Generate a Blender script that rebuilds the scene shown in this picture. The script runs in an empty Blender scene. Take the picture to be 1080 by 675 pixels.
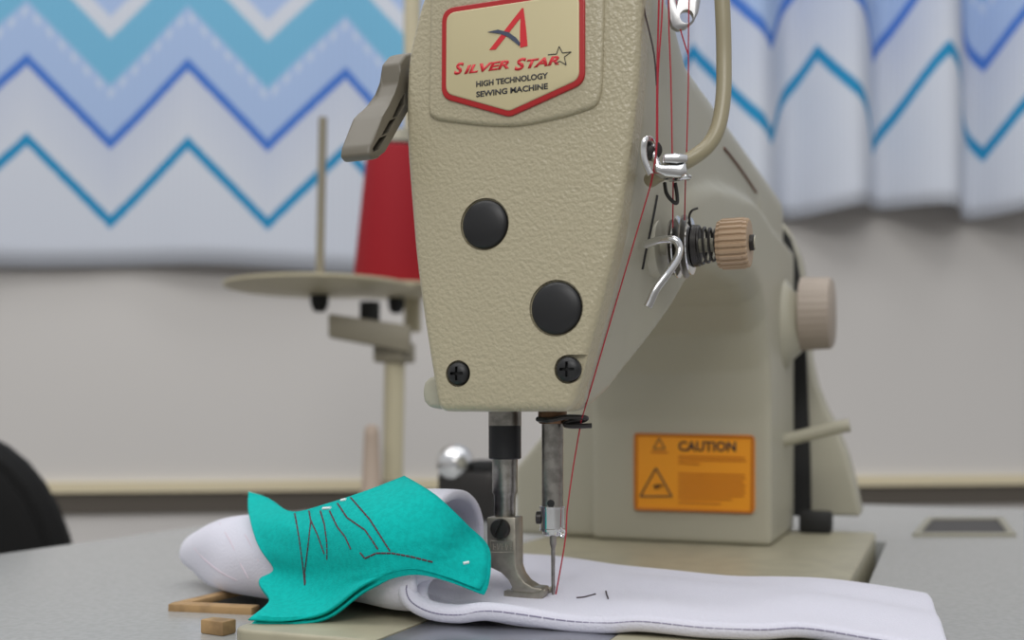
import bpy, bmesh, math, random
from mathutils import Vector, Matrix
from mathutils.bvhtree import BVHTree
random.seed(7)
C = bpy.context.scene.collection
SC = bpy.context.scene
MM = 0.001

# ------------------------------------------------------------------ camera
YAW = math.atan(450/1150)
FPX = 1150.0
HORIZON = 445.0
CAM = Vector((107.0, -307.0, 57.0))          # mm, needle point is the origin, z=0 the bed top
RV = Vector((math.cos(YAW), math.sin(YAW), 0))
FV = Vector((-math.sin(YAW), math.cos(YAW), 0))
cd = bpy.data.cameras.new('camera'); cam = bpy.data.objects.new('camera', cd); C.objects.link(cam)
cam.location = CAM*MM; cam.rotation_euler = (math.radians(90), 0, YAW)
cd.sensor_fit = 'HORIZONTAL'; cd.sensor_width = 36.0; cd.lens = FPX/1080*36.0
cd.shift_y = (HORIZON-337.5)/1080.0
cd.clip_start = 0.01; cd.clip_end = 50
cd.dof.use_dof = True; cd.dof.focus_distance = 0.312; cd.dof.aperture_fstop = cd.lens/3.4
SC.camera = cam

# ------------------------------------------------------------------ world, lamps, exposure
w = bpy.data.worlds.new('world'); SC.world = w; w.use_nodes = True
nt = w.node_tree; nt.nodes.clear()
out = nt.nodes.new('ShaderNodeOutputWorld'); bg = nt.nodes.new('ShaderNodeBackground')
tc = nt.nodes.new('ShaderNodeTexCoord'); sep = nt.nodes.new('ShaderNodeSeparateXYZ')
rmp = nt.nodes.new('ShaderNodeValToRGB'); mr = nt.nodes.new('ShaderNodeMapRange')
mr.inputs[1].default_value = -1; mr.inputs[2].default_value = 1
e = rmp.color_ramp.elements
e[0].position = 0.0; e[0].color = (.20, .19, .18, 1)
e[1].position = 1.0; e[1].color = (.80, .84, .92, 1)
m_ = rmp.color_ramp.elements.new(.45); m_.color = (.30, .29, .28, 1)
m_ = rmp.color_ramp.elements.new(.62); m_.color = (.62, .62, .62, 1)
nt.links.new(tc.outputs['Generated'], sep.inputs[0]); nt.links.new(sep.outputs[2], mr.inputs[0])
nt.links.new(mr.outputs[0], rmp.inputs[0]); nt.links.new(rmp.outputs[0], bg.inputs[0])
bg.inputs[1].default_value = 0.95
nt.links.new(bg.outputs[0], out.inputs[0])
def area(name, loc, target, sx, sy, power, col=(1, 1, 1)):
    l = bpy.data.lights.new(name, 'AREA'); l.shape = 'RECTANGLE'; l.size = sx; l.size_y = sy
    l.energy = power; l.color = col
    o = bpy.data.objects.new(name, l); C.objects.link(o); o.location = loc
    d = Vector(target)-Vector(loc); o.rotation_euler = d.to_track_quat('-Z', 'Y').to_euler()
    return o
area('ceiling_lamp_room', (-0.3, -0.35, 1.65), (-0.4, 0.95, 0.1), 2.0, 0.6, 13, (1, .98, .95))
area('hem_shadow_lamp', (-0.25, 0.62, 1.7), (-0.3, 0.75, 0.0), 2.2, 0.25, 8, (1, .98, .95)).rotation_euler[2] = YAW  # added steep lamp, so the curtain hem shades the wall below it
area('front_fill_lamp', (0.5, -1.45, 1.15), (0, 0, 0.08), 1.2, 0.6, 15, (1, .98, .95))  # added fill from the right front, brightens the head and pillar
SC.view_settings.view_transform = 'Standard'; SC.view_settings.look = 'None'
SC.view_settings.gamma = 1; SC.view_settings.use_curve_mapping = False
SC.view_settings.exposure = -0.33

# ------------------------------------------------------------------ helpers
def ray(px, py):
    return FV + RV*((px-540)/FPX) + Vector((0, 0, (HORIZON-py)/FPX))
def P(px, py, d): return CAM + ray(px, py)*d
def PX(px, py, X): r = ray(px, py); return CAM + r*((X-CAM.x)/r.x)
def PY(px, py, Y): r = ray(px, py); return CAM + r*((Y-CAM.y)/r.y)
def PZ(px, py, Z): r = ray(px, py); return CAM + r*((Z-CAM.z)/r.z)

def lin(c):
    c = c/255.0
    return c/12.92 if c <= .04045 else ((c+.055)/1.055)**2.4
def rgb(r, g, b): return (lin(r), lin(g), lin(b), 1)

def mat(name, col, rough=.5, metal=0, bump=0, bscale=500, spec=.5, var=0, vscale=60, col2=None, detail=2, dist=.0004, sheen=0, clear=0):
    m = bpy.data.materials.new(name); m.use_nodes = True
    n = m.node_tree.nodes; L = m.node_tree.links; b = n['Principled BSDF']
    b.inputs['Base Color'].default_value = col; b.inputs['Roughness'].default_value = rough
    b.inputs['Metallic'].default_value = metal; b.inputs['Specular IOR Level'].default_value = spec
    if sheen: b.inputs['Sheen Weight'].default_value = sheen
    if clear: b.inputs['Coat Weight'].default_value = clear; b.inputs['Coat Roughness'].default_value = .08
    t = n.new('ShaderNodeTexCoord')
    if bump:
        x = n.new('ShaderNodeTexNoise'); x.inputs['Scale'].default_value = bscale; x.inputs['Detail'].default_value = detail
        k = n.new('ShaderNodeBump'); k.inputs['Strength'].default_value = bump; k.inputs['Distance'].default_value = dist
        L.new(t.outputs['Object'], x.inputs['Vector']); L.new(x.outputs[0], k.inputs['Height']); L.new(k.outputs[0], b.inputs['Normal'])
    if var:
        x = n.new('ShaderNodeTexNoise'); x.inputs['Scale'].default_value = vscale; x.inputs['Detail'].default_value = 4
        mx = n.new('ShaderNodeMix'); mx.data_type = 'RGBA'
        mx.inputs[6].default_value = col
        mx.inputs[7].default_value = col2 or tuple(c*(1-var) for c in col[:3])+(1,)
        cr = n.new('ShaderNodeMapRange'); cr.inputs[1].default_value = .4; cr.inputs[2].default_value = .62
        L.new(t.outputs['Object'], x.inputs['Vector']); L.new(x.outputs[0], cr.inputs[0]); L.new(cr.outputs[0], mx.inputs[0])
        L.new(mx.outputs[2], b.inputs['Base Color'])
    return m

M = {}
M['face'] = mat('textured machine enamel', rgb(180, 171, 144), .3, bump=.5, bscale=900, detail=1.0, dist=.0007)
M['paint'] = mat('smooth machine enamel', rgb(177, 173, 155), .42, bump=.12, bscale=500)
M['bed'] = mat('bed enamel', rgb(172, 166, 142), .4, var=.12, vscale=90)
M['chrome'] = mat('polished chrome', (.78, .78, .78, 1), .14, 1)
M['steel'] = mat('brushed steel', (.36, .34, .31, 1), .34, 1, bump=.1, bscale=900, var=.35, vscale=300)
M['footsteel'] = mat('nickel plated steel', (.40, .37, .31, 1), .42, .9, bump=.15, bscale=900, var=.2, vscale=250)
M['darksteel'] = mat('dark oiled steel', (.045, .042, .04, 1), .38, .6)
M['brass'] = mat('worn bronze bushing', (.16, .09, .05, 1), .4, .9)
M['black'] = mat('black plastic', (.012, .012, .013, 1), .42)
M['blackm'] = mat('matt black', (.01, .01, .01, 1), .6)
M['collar'] = mat('blackened collar', (.018, .018, .02, 1), .45, .3)
M['lever'] = mat('grey brown plastic', rgb(112, 106, 93), .42)
M['knob'] = mat('tan plastic knob', rgb(178, 152, 124), .45)
M['dial'] = mat('pinkish beige plastic', rgb(168, 155, 142), .5)
M['guard'] = mat('enamelled wire', rgb(158, 149, 122), .3)
M['nameplate'] = mat('champagne foil', rgb(205, 193, 152), .36, .2, clear=.25)
M['red'] = mat('red enamel', rgb(176, 18, 20), .3, clear=.4)
M['redink'] = mat('red print', rgb(214, 44, 52), .4)
M['inkblack'] = mat('black print', (.02, .02, .025, 1), .5)
M['inkblue'] = mat('slate print', rgb(70, 78, 98), .4)
M['orange'] = mat('orange sticker', rgb(244, 158, 24), .45)
M['orangeink'] = mat('brown print on sticker', rgb(190, 108, 12), .5)
M['white'] = mat('white felt', rgb(220, 219, 231), .95, bump=.5, bscale=1400, dist=.0005, sheen=.25, spec=.1)
M['stitchgrey'] = mat('grey lavender thread', rgb(140, 136, 158), .8)
M['teal'] = mat('teal twill', rgb(8, 186, 178), .85, bump=.5, bscale=1900, dist=.0003, spec=.15, var=.12, vscale=700)
M['stitchdark'] = mat('dark red brown thread', rgb(92, 52, 62), .8)
M['whitethread'] = mat('white thread', rgb(235, 240, 240), .8)
M['redthread'] = mat('red thread', rgb(172, 44, 58), .8)
M['darkthread'] = mat('dark thread', rgb(62, 50, 52), .7)
M['redcone'] = mat('red wound thread', rgb(156, 8, 28), .75, bump=.3, bscale=900)
M['table'] = mat('speckled grey laminate', rgb(170, 172, 171), .2, var=.1, vscale=450, bump=.06, bscale=800)
M['tableedge'] = mat('dark table edging', (.05, .045, .04, 1), .6)
M['wood'] = mat('raw wood edging', rgb(176, 142, 98), .7, var=.4, vscale=120, bump=.3, bscale=300)
M['wall'] = mat('painted plaster', rgb(214, 211, 208), .85, bump=.1, bscale=60)
M['cream'] = mat('cream wooden rail', rgb(226, 214, 182), .6)
M['railshade'] = mat('painted shade under rail', rgb(92, 86, 78), .8)
M['floor'] = mat('grey vinyl floor', rgb(128, 122, 114), .6, var=.15, vscale=8)
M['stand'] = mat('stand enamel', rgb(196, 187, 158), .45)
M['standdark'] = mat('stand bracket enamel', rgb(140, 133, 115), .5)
M['pink'] = mat('pinkish beige peg plastic', rgb(176, 158, 142), .55)
M['chairblack'] = mat('black chair cover', (.008, .008, .008, 1), .85, spec=.3, bump=.2, bscale=500)
M['slide'] = mat('bluish slide plate steel', (.42, .43, .47, 1), .32, .85, bump=.06, bscale=500)
M['tin'] = mat('galvanised plate', rgb(160, 156, 140), .5, .3)

def obj(name, bm, m=None, parent=None, smooth=True, angle=40):
    bmesh.ops.recalc_face_normals(bm, faces=bm.faces[:])
    me = bpy.data.meshes.new(name)
    bmesh.ops.scale(bm, vec=(MM, MM, MM), verts=bm.verts[:])
    bm.to_mesh(me); bm.free()
    o = bpy.data.objects.new(name, me); C.objects.link(o)
    if m: me.materials.append(m)
    if smooth:
        me.polygons.foreach_set('use_smooth', [True]*len(me.polygons))
        try: me.set_sharp_from_angle(angle=math.radians(angle))
        except Exception: pass
    if parent is not None: adopt(o, parent)
    me.update()
    return o
def rootof(o):
    v = Vector((0, 0, 0))
    while o is not None: v += o.location; o = o.parent
    return v
def adopt(o, parent):
    # meshes are written in scene coordinates; keep that while parenting
    o.parent = parent
    if parent.type == 'EMPTY': o.matrix_parent_inverse = Matrix.Translation(-rootof(parent))
def tag(o, label, cat, group=None):
    o['label'] = label; o['category'] = cat
    if group: o['group'] = group
    return o
def thing(name, label, cat, loc=(0, 0, 0), group=None):
    o = bpy.data.objects.new(name, None); C.objects.link(o); o.location = Vector(loc)*MM
    o.empty_display_size = .02
    return tag(o, label, cat, group)
def structure(name, bm, m, **k):
    o = obj(name, bm, m, **k); o['kind'] = 'structure'; return o

def add_box(bm, a, b, bev=0, seg=2):
    r = bmesh.ops.create_cube(bm, size=1)
    a = Vector(a); b = Vector(b); c = (a+b)/2; s = b-a
    for v in r['verts']: v.co = Vector((v.co.x*abs(s.x), v.co.y*abs(s.y), v.co.z*abs(s.z)))+c
    if bev:
        ed = list({e for v in r['verts'] for e in v.link_edges})
        bmesh.ops.bevel(bm, geom=ed, offset=bev, segments=seg, profile=.5, affect='EDGES')
def box(a, b, bev=0, seg=2):
    bm = bmesh.new(); add_box(bm, a, b, bev, seg); return bm
def frame_for(d):
    d = Vector(d).normalized()
    u = d.cross(Vector((0, 0, 1)))
    if u.length < 1e-4: u = Vector((1, 0, 0))
    u.normalize(); return d, u, d.cross(u).normalized()
def add_lathe(bm, base, axis, prof, n=40, cap=True, squash=None):
    """prof: list of (distance along axis, radius)"""
    d, u, v = frame_for(axis); base = Vector(base)
    rings = []
    for (h, r) in prof:
        ring = []
        for i in range(n):
            a = 2*math.pi*i/n
            rr = r if not squash else r*squash(a)
            ring.append(bm.verts.new(base+d*h+(u*math.cos(a)+v*math.sin(a))*max(rr, 1e-4)))
        rings.append(ring)
    for a, b in zip(rings, rings[1:]):
        for i in range(n):
            bm.faces.new((a[i], a[(i+1) % n], b[(i+1) % n], b[i]))
    if cap:
        bm.faces.new(rings[0]); bm.faces.new(rings[-1])
def lathe(base, axis, prof, n=40, **k):
    bm = bmesh.new(); add_lathe(bm, base, axis, prof, n, **k); return bm
def smooth_path(pts, sub=6):
    pts = [Vector(p) for p in pts]
    if len(pts) < 3 or sub <= 1: return pts
    o = []
    for i in range(len(pts)-1):
        p0 = pts[max(i-1, 0)]; p1 = pts[i]; p2 = pts[i+1]; p3 = pts[min(i+2, len(pts)-1)]
        for k in range(sub):
            t = k/sub
            o.append(.5*((2*p1)+(p2-p0)*t+(2*p0-5*p1+4*p2-p3)*t*t+(3*p1-p0-3*p2+p3)*t**3))
    o.append(pts[-1]); return o
def add_tube(bm, pts, r, n=10, sub=6, flat=1.0, r2=None):
    pts = smooth_path(pts, sub)
    t0 = (pts[1]-pts[0]).normalized()
    d, u, v = frame_for(t0); rings = []
    N = len(pts)
    for i, p in enumerate(pts):
        t = (pts[min(i+1, N-1)]-pts[max(i-1, 0)]).normalized()
        u = (u-t*u.dot(t)).normalized(); v = t.cross(u).normalized()
        rr = r if r2 is None else r+(r2-r)*i/(N-1)
        rings.append([bm.verts.new(p+u*math.cos(2*math.pi*k/n)*rr+v*math.sin(2*math.pi*k/n)*rr*flat) for k in range(n)])
    for a, b in zip(rings, rings[1:]):
        for i in range(n): bm.faces.new((a[i], a[(i+1) % n], b[(i+1) % n], b[i]))
    bm.faces.new(rings[0]); bm.faces.new(rings[-1])
def tube(pts, r, **k):
    bm = bmesh.new(); add_tube(bm, pts, r, **k); return bm
def add_prism(bm, pts, ext, bev=0, seg=2):
    """pts: closed planar polygon (3D), ext: extrusion vector"""
    vs = [bm.verts.new(Vector(p)) for p in pts]
    f = bm.faces.new(vs)
    r = bmesh.ops.extrude_face_region(bm, geom=[f])
    nv = [g for g in r['geom'] if isinstance(g, bmesh.types.BMVert)]
    for v in nv: v.co += Vector(ext)
    if bev:
        al = set(vs) | set(nv)
        ed = [e for e in bm.edges if e.verts[0] in al and e.verts[1] in al]
        bmesh.ops.bevel(bm, geom=ed, offset=bev, segments=seg, profile=.5, affect='EDGES')
def prism(pts, ext, bev=0, seg=2):
    bm = bmesh.new(); add_prism(bm, pts, ext, bev, seg); return bm
def inset2(pts, d):
    """offset a 2D polygon inwards by d"""
    n = len(pts); ar = sum(pts[i-1][0]*pts[i][1]-pts[i][0]*pts[i-1][1] for i in range(n)); sg = 1 if ar > 0 else -1
    o_ = []
    for i in range(n):
        p = Vector(pts[i]); a = (p-Vector(pts[i-1])).normalized(); b = (Vector(pts[(i+1) % n])-p).normalized()
        na = Vector((-a.y, a.x))*sg; nb = Vector((-b.y, b.x))*sg; k = (na+nb); k = k/max(.5, k.dot(na))
        o_.append(tuple(p+k*d))
    return o_
def slab(outline, y0, y1, r, seg=5):
    """plate with outline in x,z from y0 (back) to y1 (front, smaller y), front rim rounded by r"""
    rings = [[Vector((x, y0, z)) for x, z in outline]]
    for k in range(seg+1):
        a = math.pi/2*k/seg
        q = inset2(outline, r*(1-math.cos(a))) if k else outline
        rings.append([Vector((x, y1+r-r*math.sin(a), z)) for x, z in q])
    bm = grid_bm(rings, True); bm.verts.ensure_lookup_table(); n = len(outline)
    bm.faces.new([bm.verts[i] for i in range(n)]); bm.faces.new([bm.verts[len(bm.verts)-n+i] for i in range(n)])
    return bm
def rounded(pts, r, n=5):
    """round the corners of a 2D polygon"""
    o = []; N = len(pts)
    for i in range(N):
        p = Vector(pts[i]); a = Vector(pts[i-1]); b = Vector(pts[(i+1) % N])
        rr = r[i] if isinstance(r, (list, tuple)) else r
        da = (a-p); db = (b-p); k = min(rr, da.length*.45, db.length*.45)
        s = p+da.normalized()*k; e = p+db.normalized()*k
        for j in range(n+1):
            t = j/n; o.append(s*(1-t)**2+p*2*t*(1-t)+e*t*t)
    return [tuple(q) for q in o]
def baked(o):
    """apply an object's modifiers into its mesh"""
    dg = bpy.context.evaluated_depsgraph_get(); dg.update()
    me = bpy.data.meshes.new_from_object(o.evaluated_get(dg))
    old = o.data; o.modifiers.clear(); o.data = me; me.name = old.name
    bpy.data.meshes.remove(old); return o
def cut(o, bms):
    """carve closed volumes out of an object"""
    for bm in bms:
        c = obj('cutter', bm, None, None, smooth=False)
        md = o.modifiers.new('b', 'BOOLEAN'); md.operation = 'DIFFERENCE'; md.object = c; md.solver = 'EXACT'
        baked(o)
        bpy.data.objects.remove(c, do_unlink=True)
    return o
def bvh_of(o):
    dg = bpy.context.evaluated_depsgraph_get(); dg.update()
    ev = o.evaluated_get(dg); me = ev.to_mesh()
    t = BVHTree.FromPolygons([v.co.copy() for v in me.vertices], [tuple(p.vertices) for p in me.polygons])
    ev.to_mesh_clear(); return t
def on(tree, px, py, lift=0.0, fallback=320):
    r = ray(px, py)
    h = tree.ray_cast(CAM*MM, r.normalized())
    if h[0] is None: return P(px, py, fallback)
    n = h[1] if h[1].dot(r) < 0 else -h[1]
    return h[0]/MM + n*lift
def interp(tab, x):
    if x <= tab[0][0]: return tab[0][1]
    for (a, b), (c, d) in zip(tab, tab[1:]):
        if x <= c: return b+(d-b)*(x-a)/(c-a) if c > a else d
    return tab[-1][1]
def sst(x, a, b):
    t = max(0, min(1, (x-a)/(b-a))); return t*t*(3-2*t)
def text_bm(s, shear=0, bold=0):
    cu = bpy.data.curves.new('t', 'FONT'); cu.body = s; cu.shear = shear; cu.size = 1; cu.resolution_u = 3; cu.offset = bold
    o = bpy.data.objects.new('t', cu); C.objects.link(o)
    dg = bpy.context.evaluated_depsgraph_get(); dg.update()
    me = bpy.data.meshes.new_from_object(o.evaluated_get(dg))
    bm = bmesh.new(); bm.from_mesh(me)
    bpy.data.objects.remove(o, do_unlink=True); bpy.data.curves.remove(cu); bpy.data.meshes.remove(me)
    return bm
def place_text(bm, s, x0, x1, z0, z1, y, depth=.12, shear=0, bold=0):
    """fit flat lettering into a rectangle on a plane facing -Y (mm)"""
    t = text_bm(s, shear, bold)
    xs = [v.co.x for v in t.verts]; ys = [v.co.y for v in t.verts]
    ax, bx, ay, by = min(xs), max(xs), min(ys), max(ys)
    ex = bmesh.ops.extrude_face_region(t, geom=t.faces[:])
    top = {g for g in ex['geom'] if isinstance(g, bmesh.types.BMVert)}
    for v in t.verts:
        v.co = Vector((x0+(v.co.x-ax)/(bx-ax)*(x1-x0), y-(depth if v in top else 0), z0+(v.co.y-ay)/(by-ay)*(z1-z0)))
    me = bpy.data.meshes.new('tmp'); t.to_mesh(me); t.free()
    bm.from_mesh(me)
    bpy.data.meshes.remove(me)
def patch(rows, su=6, sv=6):
    """smooth grid surface through control points -> list of rows"""
    a = [smooth_path(r, su) for r in rows]
    cols = [smooth_path(c, sv) for c in zip(*a)]
    return [list(r) for r in zip(*cols)]
def grid_bm(g, closed_u=False):
    bm = bmesh.new(); V = [[bm.verts.new(p) for p in r] for r in g]
    n = len(V[0])
    for a, b in zip(V, V[1:]):
        for i in range(n if closed_u else n-1):
            bm.faces.new((a[i], a[(i+1) % n], b[(i+1) % n], b[i]))
    return bm

# ------------------------------------------------------------------ setting
TZ = -5.0                                       # table top below bed top
FLOOR = -745.0
structure('floor', box((-2600, -1800, FLOOR-20), (1900, 2100, FLOOR)), M['floor'])
# back wall, slightly turned away from the picture plane
WA = math.radians(8)
WD = (RV*math.cos(WA)+FV*math.sin(WA)).normalized()      # along the wall
WN = (-FV*math.cos(WA)+RV*math.sin(WA)).normalized()     # out of the wall, towards the camera
W0 = CAM+FV*1420; W0.z = 0
def WP(s, o, z): return W0+WD*s+WN*o+Vector((0, 0, z))
def wbox(s0, s1, o0, o1, z0, z1):
    bm = bmesh.new()
    vs = [bm.verts.new(WP(s, o, z)) for s in (s0, s1) for o in (o0, o1) for z in (z0, z1)]
    for q in ((0, 1, 3, 2), (4, 5, 7, 6), (0, 1, 5, 4), (2, 3, 7, 6), (0, 2, 6, 4), (1, 3, 7, 5)):
        bm.faces.new([vs[i] for i in q])
    return bm
def spx(px, o=0):
    """distance along the wall at which pixel column px meets a plane o in front of the wall"""
    r = ray(px, 445); q = W0+WN*o
    t = (q-CAM).dot(WN)/r.dot(WN); h = CAM+r*t
    return (h-q).dot(WD), t
structure('wall_back', wbox(-1700, 1700, -80, 0, FLOOR, 1500), M['wall'])
structure('trim_1', wbox(-1700, 1700, 0, 9, -30, -17), M['cream'], smooth=False)
structure('trim_2', wbox(-1700, 1700, 0, 5, -56, -30), M['railshade'], smooth=False)  # dark strip: the shade beneath the cream rail, put in as colour

# curtains -----------------------------------------------------------
def curtain_mat(name, phase, z0, k=1.0):
    m = bpy.data.materials.new(name); m.use_nodes = True
    n = m.node_tree.nodes; L = m.node_tree.links; b = n['Principled BSDF']
    b.inputs['Roughness'].default_value = .9; b.inputs['Specular IOR Level'].default_value = .1
    uv = n.new('ShaderNodeUVMap'); uv.uv_map = 'UVMap'
    s = n.new('ShaderNodeSeparateXYZ'); L.new(uv.outputs[0], s.inputs[0])
    def op(k, a, bb=None, c=None):
        x = n.new('ShaderNodeMath'); x.operation = k
        for i, q in enumerate((a, bb, c)):
            if q is None: continue
            if isinstance(q, (int, float)): x.inputs[i].default_value = q
            else: L.new(q, x.inputs[i])
        return x.outputs[0]
    # uv are metres of cloth; triangle wave 0..1
    fr = op('FRACT', op('ADD', op('DIVIDE', s.outputs[0], .192*k), phase))
    tri = op('ABSOLUTE', op('SUBTRACT', op('MULTIPLY', fr, 2.0), 1.0))
    h = op('SUBTRACT', s.outputs[1], op('MULTIPLY_ADD', tri, .098*k, z0))      # height over the lowest zigzag
    nz = n.new('ShaderNodeTexNoise'); nz.inputs['Scale'].default_value = 160; L.new(uv.outputs[0], nz.inputs['Vector'])
    h = op('MULTIPLY_ADD', op('SUBTRACT', nz.outputs[0], .5), .004, h)
    rr = n.new('ShaderNodeValToRGB'); cr = rr.color_ramp; cr.interpolation = 'LINEAR'
    h = op('DIVIDE', h, k)
    x = op('DIVIDE', op('ADD', h, .2), .8); L.new(x, rr.inputs[0])
    W = rgb(213, 219, 231); LB = rgb(172, 195, 233)
    stops = [(-.2, W), (-.0095, W), (-.0072, rgb(48, 146, 196)), (.0072, rgb(48, 146, 196)), (.0095, W), (.088, rgb(200, 208, 226)),
             (.0895, rgb(76, 124, 208)), (.1025, rgb(76, 124, 208)), (.105, LB), (.165, LB), (.170, rgb(122, 186, 220)), (.224, rgb(122, 186, 220)),
             (.228, W), (.250, W), (.254, LB), (.29, LB), (.30, W)]
    while len(cr.elements) < len(stops): cr.elements.new(.5)
    for el, (p, c) in zip(cr.elements, stops): el.position = (p+.2)/.8; el.color = c
    # row of small pale dots along the light blue band
    dot = op('MULTIPLY', op('LESS_THAN', op('ABSOLUTE', op('SUBTRACT', h, .157)), .005), op('GREATER_THAN', op('SINE', op('MULTIPLY', s.outputs[0], 440)), 0.0))
    dm = n.new('ShaderNodeMix'); dm.data_type = 'RGBA'; dm.inputs[7].default_value = rgb(198, 212, 235)
    L.new(dot, dm.inputs[0]); L.new(rr.outputs[0], dm.inputs[6])
    # fine woven vertical ribs
    rib = op('MULTIPLY_ADD', op('SINE', op('MULTIPLY', s.outputs[0], 780)), .03, .97)
    mx = n.new('ShaderNodeMix'); mx.data_type = 'RGBA'; mx.blend_type = 'MULTIPLY'; mx.inputs[0].default_value = 1
    cmb = n.new('ShaderNodeCombineColor')
    for i in range(3): L.new(rib, cmb.inputs[i])
    L.new(dm.outputs[2], mx.inputs[6]); L.new(cmb.outputs[0], mx.inputs[7])
    L.new(mx.outputs[2], b.inputs['Base Color'])
    return m
def curtain(name, m, s0, s1, off, hem, fold, label):
    ns, nz = 260, 24; top = 900
    rows = []; us = []; acc = 0; prev = None
    for i in range(ns+1):
        s = s0+(s1-s0)*i/ns; o = off+fold(s)
        if prev is not None: acc += math.hypot(s-prev[0], o-prev[1])
        prev = (s, o); us.append(acc)
    bm = bmesh.new(); ul = bm.loops.layers.uv.new('UVMap'); V = []
    for j in range(nz+1):
        t = j/nz; r = []
        for i in range(ns+1):
            s = s0+(s1-s0)*i/ns
            z = hem(s)+(top-hem(s))*t
            r.append(bm.verts.new(WP(s, off+fold(s)*(1-.2*t), z)))
        V.append(r)
    for j in range(nz):
        for i in range(ns):
            f = bm.faces.new((V[j][i], V[j][i+1], V[j+1][i+1], V[j+1][i]))
            for l, (ii, jj) in zip(f.loops, ((i, j), (i+1, j), (i+1, j+1), (i, j+1))):
                s = s0+(s1-s0)*ii/ns
                l[ul].uv = (us[ii]*MM, (hem(s)+(top-hem(s))*jj/nz)*MM)
    o = obj(name, bm, m)
    md = o.modifiers.new('thickness', 'SOLIDIFY'); md.thickness = .0018
    return tag(o, label, 'curtain', 'zigzag curtains on the back wall')
sL0, sL1 = spx(-60, 70)[0], spx(640, 70)[0]
sR0, sR1 = spx(700, 60)[0], spx(1180, 60)[0]
def foldL(s): return 9*math.sin(s/62.0+.6)+5*math.sin(s/23.0)*.4
def hemL(s): return 247+3*math.sin(s/70.0+1)
curtain('curtain', curtain_mat('zigzag curtain print left', .596, .302), sL0, sL1, 19, hemL, foldL,
        'white and blue zigzag curtain hanging nearly flat left of the machine')
s895 = spx(895, 60)[0]
fR = lambda s: 33*math.cos((s-s895)/20.5)+3*math.sin((s-sR0)/43.0)
def hemR(s): return 330+6*math.sin((s-sR0)/40.0)+.02*(s-sR0)
curtain('curtain', curtain_mat('zigzag curtain print right', .68, .42, 1.25), sR0, sR1, 52, hemR, fR,
        'white and blue zigzag curtain gathered in deep folds right of the machine')

# ------------------------------------------------------------------ table
tb = thing('sewing_table', 'pale grey laminate sewing table carrying the machine', 'table', (0, 0, TZ))
TX0, TX1, TY0, TY1 = -303, 240, -520, 552
HX0, HX1, HY0, HY1 = -77.5, 82.0, -57.5, 288.0
NX0, NY0, NY1 = -131, -10, 38
bm = bmesh.new()
add_box(bm, (TX0, TY0, TZ-30), (NX0, TY1, TZ))
add_box(bm, (HX1, TY0, TZ-30), (TX1, TY1, TZ))
add_box(bm, (NX0, TY0, TZ-30), (HX1, HY0, TZ))
add_box(bm, (NX0, HY1, TZ-30), (HX1, TY1, TZ))
add_box(bm, (NX0, HY0, TZ-30), (HX0, NY0, TZ))
add_box(bm, (NX0, NY1, TZ-30), (HX0, HY1, TZ))
add_box(bm, (NX0, NY0, TZ-30), (HX0, NY1, TZ-9))
obj('tabletop', bm, M['table'], tb, smooth=False)
bm = bmesh.new()
for a, b in (((TX0-2, TY0, TZ-30), (TX0, TY1, TZ-.6)), ((TX0, TY1, TZ-30), (TX1, TY1+2, TZ-.6))): add_box(bm, a, b)
obj('edge_band', bm, M['tableedge'], tb, smooth=False)
# raw wooden lipping around the hinge notch
q = [PZ(183, 639, TZ), PZ(275, 645, TZ), PZ(272, 649, TZ), PZ(184, 645, TZ)]
def strip(a, b, wd, h, z):
    a = Vector(a); b = Vector(b); a.z = b.z = z; d = (b-a).normalized(); n = Vector((-d.y, d.x, 0))*wd/2
    return prism([a-n, a+n, b+n, b-n], (0, 0, h), bev=.5)
bm = bmesh.new()
o = obj('wood_lipping', strip(PZ(182, 643, TZ), PZ(270, 647, TZ), 6, 3.0, TZ-.6), M['wood'], tb)
o = obj('wood_lipping', strip(PZ(186, 641, TZ), PZ(300, 614, TZ), 5, 2.2, TZ-.6), M['wood'], tb)
for sx, sy in ((TX0+40, TY0+60), (TX1-40, TY0+60), (TX0+40, TY1-60), (TX1-40, TY1-60)):
    obj('leg', box((sx-18, sy-18, FLOOR), (sx+18, sy+18, TZ-30), 2), M['standdark'], tb)

c = PZ(229, 668, TZ); c.z = 0
bm = prism([c+Vector(v) for v in ((-4.5, -2, TZ), (4.5, -3.5, TZ), (5, 2.5, TZ), (-3.5, 3, TZ))], (0, 0, 4.2), bev=.5)
tag(obj('wood_block', bm, M['wood']), 'small raw wooden wedge lying against the bed corner at the lower left', 'wood piece')

# shallow tray let into the table at the far right
a = PZ(962, 566, TZ); b = PZ(1072, 566, TZ); c2 = PZ(1058, 548, TZ); d2 = PZ(978, 548, TZ)
tr = thing('metal_tray', 'shallow metal tray with dark hollow on the table, far right', 'tray', (a+c2)/2)
cen = (a+b+c2+d2)/4
def ringprism(pts, k, h):
    bm = bmesh.new(); n = len(pts)
    o_ = [Vector(p) for p in pts]; i_ = [cen+(Vector(p)-cen)*k for p in pts]
    vo = [bm.verts.new(p) for p in o_]; vi = [bm.verts.new(p) for p in i_]
    to = [bm.verts.new(p+Vector((0, 0, h))) for p in o_]; ti = [bm.verts.new(p+Vector((0, 0, h))) for p in i_]
    for k2 in range(n):
        j = (k2+1) % n
        bm.faces.new((vo[k2], vo[j], to[j], to[k2])); bm.faces.new((vi[k2], vi[j], ti[j], ti[k2]))
        bm.faces.new((to[k2], to[j], ti[j], ti[k2])); bm.faces.new((vo[k2], vo[j], vi[j], vi[k2]))
    return bm
obj('rim', ringprism([a, b, c2, d2], .84, 1.6), M['tin'], tr)
obj('hollow', prism([cen+(Vector(p)-cen)*.84 for p in (a, b, c2, d2)], (0, 0, .6)), M['tableedge'], tr)

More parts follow.
